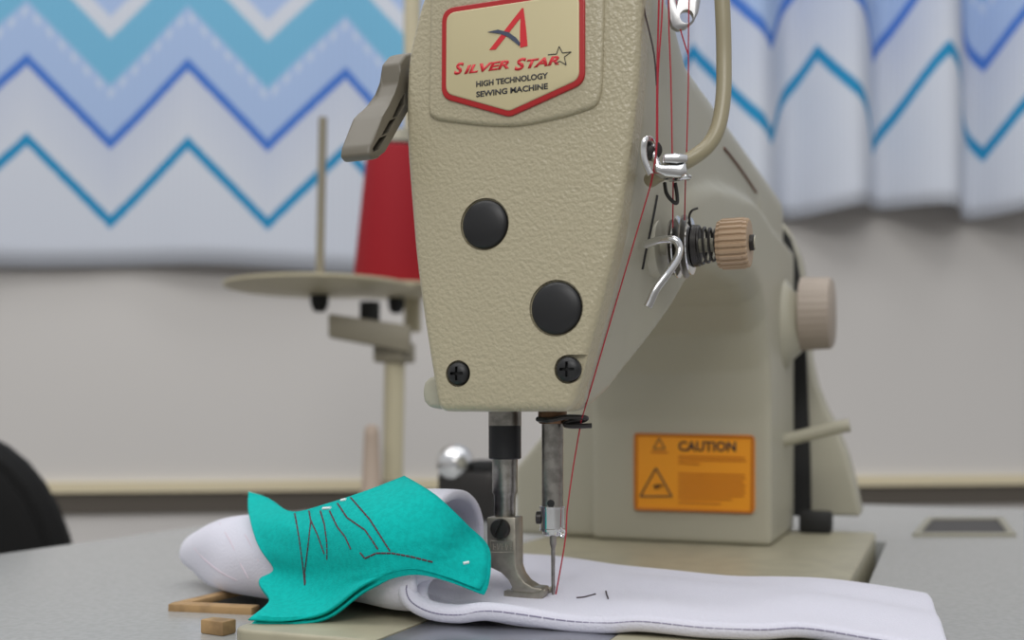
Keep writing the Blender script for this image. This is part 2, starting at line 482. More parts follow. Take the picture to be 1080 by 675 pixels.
# ------------------------------------------------------------------ sewing machine
sm = thing('sewing_machine', 'beige industrial sewing machine seen from its needle end', 'sewing machine', (0, 0, 0))
FACE_R = [(60, 12.9), (76, 17.6), (87, 20.7), (105, 25.6), (125, 28.7), (145, 31.4), (170, 32.8), (190, 32.8)]
FACE_L = [(60, -27.6), (82, -31.6), (104, -35), (138, -38), (152, -38.2), (164, -37.4), (178, -33.5), (190, -28)]
ZB = [(-14, 60), (-3, 60), (10, 65), (20, 74.6), (32, 88), (42, 99), (52, 106), (67, 111), (90, 113), (150, 113), (172, 108), (186, 97), (195, 80), (199.4, 58)]
def zt(y): return 190-8*sst(y, 10, 50)
def XR(y, z, zb):
    wv = sst(y, 8, 60)
    x = interp(FACE_R, z)*(1-wv)+30.5*wv
    zc = interp([(20, 122), (30, 127), (50, 135), (76, 142), (120, 149), (168, 153), (199, 151), (400, 150)], y)
    x += interp([(18, 0), (45, 2.2), (90, 3.8), (199, 5.5), (400, 5.5)], y)*sst(zc-z, 0, 4)
    t = zt(y); r = 15
    if z > t-r: k = z-(t-r); x -= r-math.sqrt(max(0, r*r-k*k))
    r = 5+7*sst(y, 30, 90)
    if y < 199.5 and z < zb+r: k = zb+r-z; x -= r-math.sqrt(max(0, r*r-k*k))
    return x
def XL(y, z, zb):
    wv = sst(y, 8, 60)
    x = interp(FACE_L, z)*(1-wv)-39*wv
    if y >= 170: x -= 10*sst(y, 170, 199)*sst(166-z, 0, 9)
    t = zt(y); r = 15
    if z > t-r: k = z-(t-r); x += r-math.sqrt(max(0, r*r-k*k))
    r = 6
    if y < 199.5 and z < zb+r: k = zb+r-z; x += r-math.sqrt(max(0, r*r-k*k))
    return x
ys = [-14, -9, -3, 3, 10, 15, 20, 26, 32, 37, 42, 47, 52, 60, 67, 78, 90, 110, 130, 150, 162, 172, 180, 186, 191, 195, 198, 199.4, 199.8, 240, 280, 284]
rings = []
for y in ys:
    zb = interp(ZB, y) if y < 199.5 else 0.2
    t = zt(y); n = 44; r = []
    for i in range(n+1):
        z = zb+(t-zb)*(.5-.5*math.cos(math.pi*i/n)); r.append(Vector((XR(y, z, zb), y, z)))
    for i in range(n, -1, -1):
        z = zb+(t-zb)*(.5-.5*math.cos(math.pi*i/n)); r.append(Vector((XL(y, z, zb), y, z)))
    rings.append(r)
bm = grid_bm(rings, True)
bm.verts.ensure_lookup_table(); N = len(rings[0])
bm.faces.new([bm.verts[i] for i in range(N)]); bm.faces.new([bm.verts[len(bm.verts)-N+i] for i in range(N)])
add_prism(bm, [(-92, 206, .2), (-92, 206, 34), (-78, 206, 50), (-46, 206, 84), (10, 206, 80), (10, 206, .2)], (0, 76, 0))
c = PY(459, 414, -12)
add_lathe(bm, (c.x+2, -15.5, c.z), (0, 1, 0), [(0, 5.2), (18, 5.2)], 24)
body = obj('body', bm, M['paint'], sm)
md = body.modifiers.new('r', 'REMESH'); md.mode = 'VOXEL'; md.voxel_size = .0014; md.use_smooth_shade = True
md = body.modifiers.new('s', 'SMOOTH'); md.factor = .5; md.iterations = 5
baked(body)
body.data.polygons.foreach_set('use_smooth', [True]*len(body.data.polygons))
T_body = bvh_of(body)

# bed
bp = rounded([(-76, -55), (77, -55), (77, 285), (-76, 285)], [7, 7, 5, 5])
bed = obj('bed', prism([(x, y, -38) for x, y in bp], (0, 0, 38), bev=1.2, seg=3), M['bed'], sm)
cut(bed, [box((-30, -70, -.9), (27, 20, 5))])
sp = obj('slide_plate', box((-29.6, -55.5, -2.2), (26.6, -11.2, -.1), .4), M['slide'], sm)
obj('throat_plate', box((-20, -10.8, -2.2), (18, 19.6, -.1), .4), M['steel'], sm)

# face plate ---------------------------------------------------------
FY = -22.0
outl = [(z, x) for z, x in FACE_L]
key = [(interp(FACE_L, 60), 60), (interp(FACE_L, 82), 82), (interp(FACE_L, 104), 104), (-38, 138), (-38.2, 152), (-37.4, 164), (-33.5, 178), (-29, 188), (32.8, 188), (32.8, 170), (31.4, 145), (28.7, 125), (25.6, 105), (20.7, 87), (17.6, 76), (12.9, 60)]
pts2 = rounded(key, [3, 8, 8, 6, 5, 5, 5, 4, 6, 8, 8, 8, 8, 6, 5, 3], 4)
face = obj('face_plate', slab(pts2, -13.2, FY, 2.4), M['face'], sm, angle=30)
def fxz(px, py, y=FY): p = PY(px, py, y); return (p.x, p.z)
def fpt(px, py, y=FY): return PY(px, py, y)
# sockets for the rubber plugs and the two screws
plugs = [((511, 236.5), 6.9), ((586.5, 325), 7.3)]
scr = [((483, 394), 3.3), ((599, 389.5), 3.5)]
cuts = []
for (p, r) in plugs:
    c = fpt(*p); cuts.append(lathe((c.x, FY-2, c.z), (0, 1, 0), [(0, r+.55), (3.0, r+.55)], 48))
for (p, r) in scr:
    c = fpt(*p); cuts.append(lathe((c.x, FY-2, c.z), (0, 1, 0), [(0, r+.5), (3.6, r+.5)], 40))
c = fpt(*scr[1][0]); c2 = fpt(613, 387)
cuts.append(box((c.x, FY-2, c.z-2.2), (c.x+12, FY+1.6, c.z+4.0)))
cut(face, cuts)
face.data.polygons.foreach_set('use_smooth', [True]*len(face.data.polygons)); face.data.set_sharp_from_angle(angle=math.radians(30))
# raised shield under the nameplate
sh = [fxz(456, 28), fxz(640, -30), fxz(636, 90), fxz(632, 112), fxz(600, 123), fxz(548, 134), fxz(510, 133), fxz(462, 127), fxz(453, 122)]
sh[0] = (sh[0][0], 186.5); sh[1] = (sh[1][0], 186.5)
sh2 = rounded(sh, [1, 1, 3, 6, 6, 8, 6, 3, 3])
obj('raised_shield', slab(sh2, FY+.8, FY-1.3, 1.2), M['face'], sm, angle=30)
FS = FY-1.2
npo = [fxz(467, 10, FS), fxz(617.5, -6, FS), fxz(617.5, 88, FS), fxz(538, 124, FS), fxz(466.5, 104, FS)]
npo[1] = (npo[1][0], npo[0][1])
npi_c = Vector((sum(p[0] for p in npo)/5, sum(p[1] for p in npo)/5))
npr = rounded(npo, [4, 4, 3, 1.5, 3], 6)
plate = obj('nameplate', slab(npr, FS+.1, FS-.75, .35), M['red'], sm)
plate['label'] = 'shield shaped nameplate with red border and champagne centre'
npi = inset2(npo, 1.5)
npir = rounded(npi, [3, 3, 2.2, 1, 2.2], 6)
obj('foil_panel', slab(npir, FS-.5, FS-1.05, .4), M['nameplate'], plate)
NY = FS-1.05
def cp(cx, cy): return (455+cx/5.195, cy/5.195)
def flat(poly, y, depth, m, name, par):
    return obj(name, prism([PY(*cp(*p), y) for p in poly], (0, -depth, 0)), m, par, smooth=False)
bm = bmesh.new()
add_prism(bm, [PY(*cp(*p), NY) for p in ((497, 45), (318, 274), (352, 272), (392, 222), (478, 112), (489, 100), (486, 180), (487, 262), (527, 252), (518, 150), (505, 45))], (0, -.15, 0))
obj('emblem', bm, M['redink'], plate, smooth=False)
bm = bmesh.new()
add_prism(bm, [PY(*cp(*p), NY-.1) for p in ((308, 176), (365, 163), (425, 178), (466, 208), (487, 236), (482, 252), (450, 226), (415, 200), (372, 184))], (0, -.15, 0))
obj('emblem_swoosh', bm, M['inkblue'], plate, smooth=False)
# five pointed star outline
sc_, ro, ri = (700, 308), 58, 24
bm = bmesh.new(); star = [(638, 300), (685, 295), (700, 254), (718, 290), (766, 284), (728, 312), (738, 356), (704, 335), (676, 350)]
spts = [PY(*cp(*p), NY-.1) for p in star]
for a, b in zip(spts, spts[1:]): add_tube(bm, [a, b], .12, n=5, sub=1)
obj('star_outline', bm, M['inkblack'], plate)
def row(s, c0, c1, top, m, name, shear=0, bold=0):
    """lettering from crop point c0 (lower left) to c1 (lower right), cap height in crop pixels"""
    a = PY(*cp(*c0), NY); b = PY(*cp(*c1), NY); t = PY(*cp(c0[0], c0[1]-top), NY)
    bm = bmesh.new(); zz = (a.z+b.z)/2
    place_text(bm, s, a.x, b.x, zz, zz+(t.z-a.z), NY+.02, .14, shear, bold)
    return bm
bm = row('S', (124, 408), (178, 408), 64, None, '', .3, .035)
for s, c0, c1, h in (('ILVER', (180, 402), (425, 380), 46), ('S', (455, 385), (520, 385), 66), ('TAR', (522, 374), (700, 355), 48)):
    k = row(s, c0, c1, h, None, '', .3, .035); me = bpy.data.meshes.new('x'); k.to_mesh(me); k.free(); bm.from_mesh(me); bpy.data.meshes.remove(me)
obj('red_lettering', bm, M['redink'], plate, smooth=False)
bm = row('HIGH TECHNOLOGY', (246, 468), (638, 440), 32, None, '', 0, .027)
k = row('SEWING MACHINE', (246, 525), (638, 497), 32, None, '', 0, .027); me = bpy.data.meshes.new('x'); k.to_mesh(me); k.free(); bm.from_mesh(me)
obj('black_lettering', bm, M['inkblack'], plate, smooth=False)
for (p, r) in plugs:
    c = fpt(*p)
    obj('rubber_plug', lathe((c.x, FY+1.2, c.z), (0, -1, 0), [(0, r), (.9, r), (1.5, r*.96), (1.9, r*.86), (2.3, r*.6), (2.5, r*.3), (2.55, .01)], 48), M['black'], sm)
for (p, r) in scr:
    c = fpt(*p)
    s = obj('face_screw', lathe((c.x, FY+1.6, c.z), (0, -1, 0), [(0, r), (1.6, r), (2.3, r*.85), (2.8, r*.5), (2.9, .01)], 32), M['black'], sm)
    cut(s, [box((c.x-.4, FY-3, c.z-r*.6), (c.x+.4, FY+.2, c.z+r*.6)), box((c.x-r*.6, FY-3, c.z-.4), (c.x+r*.6, FY+.2, c.z+.4))])

# presser bar and foot ----------------------------------------------
def zp(py, d=331): return CAM.z+(HORIZON-py)/FPX*d
PBX, PBY = PY(532.5, 500, 0).x, 0.0
obj('presser_bar', lathe((PBX, PBY, 70), (0, 0, -1), [(0, 5.0), (70-zp(449), 5.0), (70-zp(449), 3.9), (70-zp(519), 3.85), (70-zp(522), 3.3), (70-zp(556), 3.1)], 36), M['steel'], sm)
obj('bar_collar', lathe((PBX, PBY, zp(447.5)), (0, 0, -1), [(0, 4.6), (.3, 4.95), (zp(447.5)-zp(484)-.3, 4.95), (zp(447.5)-zp(484), 4.6)], 40), M['collar'], sm)
def fp(px, py, y=-4.2): return PY(px, py, y)
FTY = -4.2
foot = obj('presser_foot', prism([fp(*p) for p in ((513, 545.5), (543.5, 545.5), (544, 597), (547, 606), (553, 614), (562, 619.5), (571, 620.5), (573, 627.5), (540.5, 625.5), (540, 620), (536, 612), (528, 604), (514.5, 597.5))], (0, 6.6, 0), bev=.45, seg=2), M['footsteel'], sm)
def toe(y0, y1):
    z0 = 4.4
    return prism([(-14, y0, z0), (-14, y0, z0+2.2), (-5, y0, z0+1.9), (-2.6, y0, z0+2.7), (-1.0, y0, z0+3.4), (-.6, y0, z0+2.6), (-2, y0, z0)], (0, y1-y0, 0), bev=.25)
obj('toe', toe(-4.6, -1.3), M['footsteel'], foot)
obj('toe', toe(1.3, 4.6), M['footsteel'], foot)
c = fp(528.5, 557.5)
s = obj('clamp_screw', lathe((c.x, FTY+.3, c.z), (0, -1, 0), [(0, 3.0), (1.7, 3.0), (2.1, 2.7), (2.2, .01)], 32), M['darksteel'], foot)
ct = bmesh.new(); add_box(ct, (-.4, -.7, -4), (.4, .8, 4))
bmesh.ops.rotate(ct, verts=ct.verts[:], cent=(0, 0, 0), matrix=Matrix.Rotation(math.radians(24), 3, 'Y'))
bmesh.ops.translate(ct, verts=ct.verts[:], vec=(c.x, FTY-1.9, c.z)); cut(s, [ct])
bm = bmesh.new()
A, B, Cc, D = fp(517, 570.5), fp(541, 570.5), fp(541.5, 582.5), fp(517, 582.5)
for a, b in ((A, B), (B, Cc), (Cc, D), (D, A)): add_tube(bm, [a, b], .17, n=6, sub=1)
for i in range(5):
    a = fp(520+i*4.4, 573.5); b = fp(520.6+i*4.4, 580)
    add_tube(bm, [a, b], .16, n=5, sub=1)
    if i % 2: add_tube(bm, [b, fp(523+i*4.4, 573.5)], .14, n=5, sub=1)
    else: add_tube(bm, [fp(520+i*4.4, 577), fp(523+i*4.4, 577)], .14, n=5, sub=1)
obj('embossed_mark', bm, M['footsteel'], foot)

# needle bar ----------------------------------------------------------
NX = PY(582.7, 500, 0).x
d = 325.0
zn = lambda py: CAM.z+(HORIZON-py)/FPX*d
obj('needle_bar_bushing', lathe((NX, 0, 70), (0, 0, -1), [(0, 4.3), (70-zn(441), 4.3), (70-zn(441), 4.5), (70-zn(444), 4.5), (70-zn(447), 3.8)], 36), M['brass'], sm)
nb = obj('needle_bar', lathe((NX, 0, 72), (0, 0, -1), [(0, 3.25), (72-zn(534), 3.2)], 36), M['steel'], sm)
c = PY(581, 531, -3.2)
obj('needle_bar_hole', lathe((c.x, -3.0, c.z), (0, -1, 0), [(0, 1.1), (.45, 1.1), (.5, .9)], 20), M['blackm'], sm)
cl = obj('needle_clamp', lathe((NX, 0, zn(533.5)), (0, 0, -1), [(0, 3.5), (.1, 3.95), (.6, 3.95), (.7, 3.75), (zn(533.5)-zn(557), 3.75), (zn(533.5)-zn(557.5), 3.95), (zn(533.5)-zn(560), 3.9), (zn(533.5)-zn(560), 3.0), (zn(533.5)-zn(563.5), 2.9), (zn(533.5)-zn(565), 2.2)], 40), M['chrome'], sm)
bm = bmesh.new(); add_tube(bm, [(NX+3.0, -1.5, zn(555)), (NX+4.4, -2, zn(559)), (NX+4.3, -2.2, zn(563)), (NX+3.6, -2.2, zn(565)), (NX+3.2, -2.0, zn(561))], .35, n=8)
obj('thread_hook', bm, M['chrome'], cl)
obj('clamp_screw', lathe((NX-3.2, -1, zn(546)), (-1, -.25, 0), [(0, 1.9), (1.4, 1.9), (1.6, 1.5)], 24), M['darksteel'], cl)
obj('needle', lathe((NX+.2, 0, zn(562)), (0, 0, -1), [(0, 1.05), (zn(562)-zn(573), 1.02), (zn(562)-zn(578), .62), (zn(562)-zn(622), .52), (zn(562)-zn(633), .12)], 20), M['steel'], sm)
bm = bmesh.new()
gz = zn(443)
add_tube(bm, [P(567, 442, 321), P(580, 443, 318.5), P(596, 440, 319), P(612, 440, 320), P(618, 441, 321), P(613, 443.5, 322), P(602, 445, 322), P(596, 448, 322), P(604, 449.5, 321), P(624, 449, 321)], .95, n=8, flat=.8)
obj('needle_bar_thread_guide', bm, M['darksteel'], sm)

# lifter lever on the rear side ------------------------------------------------
LX = -39.4
prof = [(429, 57), (436, 55), (440, 61), (440, 98), (432, 114), (406, 160), (400, 167), (394, 168.5), (389.5, 163), (391, 152), (404, 122), (408, 115), (411, 110), (418, 100), (422, 88), (422, 66)]
bm = bmesh.new()
vs = [PX(*p, LX) for p in prof]
add = [bm.verts.new(p) for p in vs]
def outx(p): t = sst(116-p[1], 0, 8); return -48.9+3.2*t
o2 = [bm.verts.new(Vector((outx(prof[i]), v.y, v.z))) for i, v in enumerate(vs)]
bm.faces.new(add); bm.faces.new(o2)
n = len(add)
for i in range(n): bm.faces.new((add[i], add[(i+1) % n], o2[(i+1) % n], o2[i]))
bmesh.ops.bevel(bm, geom=bm.edges[:], offset=.9, segments=3, profile=.5, affect='EDGES')
lev = obj('lifter_lever', bm, M['lever'], sm)
pk = []
for quad in (((425.5, 105), (430, 98), (430.5, 110), (424, 122), (417, 124)), ((414, 127), (421, 124), (414, 139), (405.5, 143)), ((403.5, 145), (411.5, 142), (404, 157), (397, 160), (396.5, 156))):
    pk.append(prism([PX(*p, LX+1) for p in quad], (-6, 0, 0)))
cut(lev, pk)
c = PX(421, 78, LX)
obj('lever_shaft', lathe((-36, c.y+9, c.z), (-1, 0, 0), [(0, 2.6), (4, 2.6)], 24), M['lever'], sm)

# thread tension unit ---------------------------------------------------
TYC, TZC = 20.0, 57+(445-258)/FPX*327
tu = obj('tension_post', lathe((22, TYC, TZC), (1, 0, 0), [(0, 9.0), (5.2, 9.0), (6.0, 8.4), (6.0, 2.2), (34.6, 2.0)], 32), M['paint'], sm)
def xax(px): return PY(px, 258, TYC).x
for i, (xx, r) in enumerate(((xax(709), 8.4), (xax(716), 9.4), (xax(722), 9.6), (xax(730), 8.6))):
    s_ = 1 if i % 2 else -1
    obj('tension_disc', lathe((xx, TYC, TZC), (1, 0, 0), [(0, 2.3), (0, r*.7), (-.5*s_, r*.95), (-.5*s_, r), (-.1*s_, r), (.45, r*.7), (.45, 2.3)], 44, cap=False), M['chrome' if i in (1, 3) else 'steel'], tu)
# finger plate behind spring
obj('spring_seat', lathe((xax(732), TYC, TZC), (1, 0, 0), [(0, 2.2), (0, 6.4), (1.6, 6.2), (1.6, 2.2)], 36, cap=False), M['darksteel'], tu)
k0, k1 = xax(758), xax(791)
sp_pts = []
x0s, x1s = xax(736), k0
for i in range(0, 76):
    a = 2*math.pi*i/20; t = i/75; r = 5.8-1.4*t
    sp_pts.append(Vector((x0s+(x1s-x0s)*t, TYC+r*math.cos(a), TZC+r*math.sin(a))))
obj('tension_spring', tube(sp_pts, .43, n=8, sub=1), M['darksteel'], tu)
kr = 7.6
kn = obj('tension_knob', lathe((k0, TYC, TZC), (1, 0, 0), [(0, kr*.9), (.3, kr*.93), (1.2, kr*.93), (1.2, kr), (k1-k0-1.4, kr), (k1-k0-1.4, kr*.97), (k1-k0-.3, kr*.96), (k1-k0, kr*.9)], 120,
         squash=lambda a: 1-.075*(1 if math.sin(a*24) > .15 else 0)), M['knob'], tu, angle=25)
obj('post_tip', lathe((k1-.5, TYC, TZC), (1, 0, 0), [(0, 2.4), (1.6, 2.4), (1.9, 2.0)], 20), M['darksteel'], tu)
# bent bright wire guide in front of the discs
bm = bmesh.new(); add_tube(bm, [P(682, 258, 316), P(693, 254, 313), P(705, 252.5, 311), (P(713, 254, 310)), P(717, 263, 310), P(713, 275, 309), P(703, 290, 307), P(692, 305, 306), P(686, 318, 306), P(683, 324, 306)], 1.55, n=12, flat=.75)
obj('thread_wire', bm, M['chrome'], tu)
bm = bmesh.new(); add_tube(bm, [P(728, 238, 326), P(727, 228, 324), P(730, 222, 323), P(736, 219.5, 323)], .35, n=8)
obj('check_spring', bm, M['darksteel'], tu)
# narrow dark slot on the head side
bm = bmesh.new()
a, b = on(T_body, 692.5, 206, .15), on(T_body, 677, 284, .15)
add_tube(bm, [on(T_body, 692.5, 206, .0), on(T_body, 689, 225, .0), on(T_body, 684, 250, 0), on(T_body, 680, 268, 0), on(T_body, 677, 284, .0)], .55, n=6)
obj('side_slot', bm, M['blackm'], sm)
# brownish seam along the arm
bm = bmesh.new(); add_tube(bm, [on(T_body, 763, 156, 0), on(T_body, 775, 171, 0), on(T_body, 787, 188, 0), on(T_body, 797, 203, 0)], .9, n=6, flat=.6)
obj('arm_seam', bm, mat('brown seam', rgb(120, 88, 78), .6), sm)

# thread guard, guide clip, take-up lever -------------------------------
D0 = 297
gpts = [P(754, -60, 302), P(760, -20, 302), P(762.5, 20, 302), P(763.5, 60, 302), P(763, 100, 301), P(758, 132, 300), P(748, 152, 299), P(732, 165.5, 298), P(712, 176, 299), P(697, 183, 302), P(686, 190, 307)]
obj('thread_guard', tube(gpts, 2.15, n=16), M['guard'], sm)
def plate_px(poly, d, th, bev=.4):
    return prism([P(px, py, d) for px, py in poly], FV*th, bev=bev)
gc = obj('guide_clip', plate_px([(691, 171), (698, 173.5), (716, 173.5), (724, 171), (725, 182), (718, 187), (702, 186), (692, 181)], 292.5, 4.5, .6), M['chrome'], sm)
obj('clip_band', plate_px([(700, 162), (712, 161), (726, 162.5), (726, 171), (714, 172.5), (700, 171.5)], 293, 4, .6), M['chrome'], gc)
obj('clip_loop', tube([P(686, 184, 294), P(680, 170, 294), P(678.5, 158, 294), P(680, 148, 294), P(685, 147, 296), P(689, 153, 298), P(690, 165, 298), P(694, 176, 296)], .95, n=12), M['chrome'], gc)
obj('clip_screw', lathe(P(686, 160, 300), (.55, -.83, 0), [(0, 2.6), (2.4, 2.6), (2.8, 2.0)], 24), M['darksteel'], gc)
obj('lower_hook', tube([P(707, 188.5, 300), P(715, 187.5, 298), P(722, 186.5, 297), P(726, 187, 298)], 1.1, n=10, flat=.8), M['chrome'], gc)
obj('hook_wire', tube([P(701, 193, 304), P(703, 204, 303), P(709, 212, 303), P(714, 214, 303), P(714, 205, 303), P(712, 193, 303)], .55, n=8), M['darksteel'], gc)
# take-up lever end with its eye
def ring_bm(c, axis, ro, ri, h):
    return lathe(c, axis, [(0, ri), (0, ro*.93), (h*.2, ro), (h*.8, ro), (h, ro*.93), (h, ri), (0, ri)], 40, cap=False)
tl = obj('take_up_lever', plate_px([(704, -40), (705, 5), (706, 20), (709, 28), (715, 31.5), (724, 29), (732, 22), (737, 12), (739, 0), (740, -40), (722, -40), (717, -10), (714, 4), (712, -6), (711, -40)], 299.5, 2.4, .5), mat('satin chrome', (.5, .5, .5, 1), .32, 1), sm)
cc = P(726.5, 12, 296)
cut(tl, [lathe(cc, FV, [(0, 1.9), (12, 1.9)], 28)])

# caution sticker -------------------------------------------------------------
PFY = 199.2
dgy = 198.6
def q(px, py, y=dgy): return PY(px, py, y)
cr_ = rounded([(q(*p).x, q(*p).z) for p in ((668.5, 457), (796, 459), (796, 541.5), (668.5, 538.5))], 3, 5)
st = obj('caution_sticker', prism([(x, PFY+2.2, z) for x, z in cr_], (0, -2.8, 0)), M['orange'], sm, smooth=False)
st['label'] = 'orange caution sticker'
SY = PFY-.62
def cq(cx, cy, y=SY): return PY(660+cx/6.747, 450+cy/6.747, y)
bm = bmesh.new()
bor = [(70, 55), (905, 75), (900, 610), (70, 585)]
for a, b in zip(bor, bor[1:]+bor[:1]): add_tube(bm, [cq(*a), cq(*b)], .75, n=6, sub=1)
obj('sticker_border', bm, M['orangeink'], st)
bm = bmesh.new(); a = cq(375, 172); b = cq(785, 182); t = cq(375, 100)
place_text(bm, 'CAUTION', a.x, b.x, (a.z+b.z)/2, (a.z+b.z)/2+t.z-a.z, SY+.02, .15, 0, .03)
obj('sticker_heading', bm, M['inkblack'], st, smooth=False)
bm = bmesh.new()
def tri_bm(c, r, th):
    pts = [(c[0], c[1]-r), (c[0]+r*.98, c[1]+r*.75), (c[0]-r*.98, c[1]+r*.75)]
    for a, b in zip(pts, pts[1:]+pts[:1]): add_tube(bm, [cq(*a), cq(*b)], th, n=6, sub=1)
tri_bm((215, 410), 115, .42)
tri_bm((238, 125), 42, .3)
add_tube(bm, [cq(200, 425), cq(225, 418), cq(262, 420)], 1.15, n=8, flat=.4)
add_tube(bm, [cq(205, 440), cq(240, 432)], .6, n=8, flat=.4)
obj('warning_triangle', bm, M['inkblack'], st)
bm = bmesh.new()
for i, y in enumerate((212, 235, 258, 335, 360, 385, 410, 435, 460, 485, 510, 540)):
    add_tube(bm, [cq(375, y), cq(375+(470, 480, 150, 470, 475, 460, 478, 470, 476, 465, 380, 300)[i], y+10)], .36, n=5, sub=1)
add_tube(bm, [cq(180, 180), cq(300, 183)], .4, n=5, sub=1)
obj('small_print', bm, M['orangeink'], st)

# stitch dial, reverse lever, belt cover -----------------------------------
DY, DZ = 250, 57+(445-332)/FPX*545
dl = obj('stitch_dial', lathe((43, DY, DZ), (1, 0, 0), [(0, 16), (.5, 18.2), (14.5, 17.6), (16, 15.5)], 96, squash=lambda a: 1-.02*(1 if math.sin(a*32) > 0 else 0)), M['dial'], sm)
obj('dial_collar', lathe((30, DY, DZ-5), (1, 0, 0), [(0, 24), (6, 22.5), (10, 17), (13.5, 14)], 48), M['paint'], sm)
obj('reverse_lever', tube([(30, 245, 46.5), (40, 245, 49), (52, 244, 52), (62, 243, 54.5), (67, 243, 55.5)], 3.6, n=16, flat=.9), M['paint'], sm)
BY = 298
edge = [(824, 232), (833, 244), (842, 268), (848, 300), (851, 340), (853, 375), (859, 402), (870, 430), (882, 452), (893, 480), (901, 510), (908, 545)]
e3 = [PY(*p, BY) for p in edge]
lft = [Vector((-20, BY, e3[-1].z)), Vector((-20, BY, e3[0].z))]
obj('belt_cover', prism(e3+lft, (0, 26, 0), bev=2, seg=3), M['paint'], sm)
e4 = [PY(*p, 291) for p in ((824, 238), (833, 250), (840, 272), (845, 300), (848, 340), (850, 375), (852, 430), (854, 480), (855, 545))]
obj('belt_gap_plate', prism(e4+[Vector((-18, 291, e4[-1].z)), Vector((-18, 291, e4[0].z))], (0, 5, 0)), M['blackm'], sm)
obj('rubber_foot', box((40, 268, 0), (56, 281, 11), 1.5), M['blackm'], sm)

# ------------------------------------------------------------------ white cloth
wc = thing('white_felt_garment', 'white felt garment piece rolled at left and lying flat under the needle', 'cloth', (0, 20, 0))
# flat part: rows from near edge to far edge, columns from left to right
TH = 3.6
def edgept(px, py): return PY(px, py, -25)
near_px = [(466, 648), (484, 650), (510, 648), (554, 657), (597, 663), (640, 660), (677, 658.5), (742, 665), (800, 667), (848, 665.5), (915, 676), (1003, 690)]
near = []
for i, (px, py) in enumerate(near_px):
    yy = -28+4*min(1, i/4) + (0 if i < 8 else (i-8)*6)
    p = PY(px, py, yy); p.z = max(p.z, 1.9 if p.x < 78 else -3.0); near.append(p)
far_px = [(440, 585, 4), (480, 586, 4), (520, 587, 4), (575, 590, 5), (610, 594, 5), (650, 600, 4.5), (700, 605, 4), (770, 612, 3.5), (820, 613, 4), (870, 615, 3.5), (925, 622, 1), (980, 631, -2.6)]
far = [PZ(a, b, z) for a, b, z in far_px]
rows = [near]
for k, lift in ((.06, 0), (.2, .9), (.4, 1.6), (.6, 1.5), (.8, 1.0)):
    r = []
    for i, (a, b) in enumerate(zip(near, far)):
        p = a.lerp(b, k)
        z0 = 1.9 if p.x < 76 else (1.9-5*sst(p.x, 76, 84))
        p.z = max(z0, a.z*(1-min(1, k*1.6))+b.z*min(1, k*1.6))+lift*(.5+.5*math.sin(i*.9+k*14))*1.3
        r.append(p)
    rows.append(r)
rows.append(far)
# the left end curls upward: add columns to the left
def curl(r, k):
    a = r[0]; w_ = 1-sst(k, .05, .3)
    up_ = [a+Vector(v) for v in ((-4.0, 0, 1.2), (-6.5, .5, 4.6), (-6.0, 1.0, 8.8), (-2.8, 1.5, 11.8), (1.5, 2.2, 13.2))]
    dn_ = [a+Vector(v) for v in ((-3, 0, 0), (-6, 0, 0), (-9, 0, 0), (-12, 0, 0), (-15, 0, 0))]
    return [d_.lerp(u_, w_) for u_, d_ in reversed(list(zip(up_, dn_)))]+list(r)
rows = [curl(r, k) for r, k in zip(rows, (0, .06, .2, .4, .6, .8, 1))]
g = patch(rows, 5, 6)
bm = grid_bm(g)
fl = obj('flat_panel', bm, M['white'], wc)
md = fl.modifiers.new('t', 'SOLIDIFY'); md.thickness = TH*MM; md.offset = 0
md = fl.modifiers.new('s', 'SUBSURF'); md.levels = 1; md.render_levels = 1
baked(fl); fl.data.polygons.foreach_set('use_smooth', [True]*len(fl.data.polygons))
T_fl = bvh_of(fl)
hem = [PY(*p, y) for p, y in (((460, 599), -25.5), ((446, 602), -27.5), ((434, 609), -29), ((429.5, 621), -30), ((436, 634), -30), ((456, 644), -29), ((484, 647.5), -28), ((520, 645), -27.5))]
hem += [p+Vector((0, .3, .3)) for p in near[4:]]
NH = len(smooth_path(hem, 6)); HR0, HR1 = 3.1, 1.9
bm = bmesh.new(); add_tube(bm, hem, HR0, n=16, sub=6, r2=HR1)
hf = obj('folded_hem', bm, M['white'], wc)
hs = smooth_path(hem, 6)
bm = bmesh.new()
for i in range(6, NH-1):
    def so(k):
        r = HR0+(HR1-HR0)*k/(NH-1); v = (-FV+Vector((0, 0, .35*sst(k, 30, 50)))).normalized()
        return hs[k]+v*(r+.02)
    add_tube(bm, [so(i), so(i).lerp(so(i+1), .9)], .22, n=5, sub=1)
obj('hem_stitching', bm, M['stitchgrey'], hf)
# rolled part
secs = [(-29, -8, 18.5, 25, 18.3), (-40, -7, 18.5, 26, 18.3), (-60, 1, 17.5, 24, 17.5), (-80, 9, 13.5, 23, 16), (-105, 20, 10, 21, 15.2), (-125, 29, 8.8, 20, 14.2), (-137, 33, 9, 17.5, 13.2), (-147, 36, 8.6, 14, 11.4), (-155, 38, 8.2, 10, 8.4), (-162, 39.5, 7.6, 6, 5.4), (-165.5, 40, 7, 2, 2)]
rg = []
for (X, yc, zc, ry, rz) in secs:
    r = []
    for i in range(28):
        a = 2*math.pi*i/28
        # tilt the mouth so that it opens towards the right front
        dx = 6*math.sin(a)*(1 if X > -50 else 0)
        wob = 1+.045*math.sin(3*a+X*.13)*sst(-X, 60, 130)
        ca, sa = math.cos(a), math.sin(a)
        if sa < 0: ca = math.copysign(abs(ca)**.55, ca); sa = -abs(sa)**.75
        dz = zc+rz*sa*wob
        zmin = (1.9 if X > -76 else -3.2)
        r.append(Vector((X+dx*.3, yc+ry*ca*wob, max(dz, zmin+.6*math.cos(a)**2))))
    rg.append(r)
cols = [smooth_path(c, 4) for c in zip(*rg)]
rg = [list(r) for r in zip(*cols)]
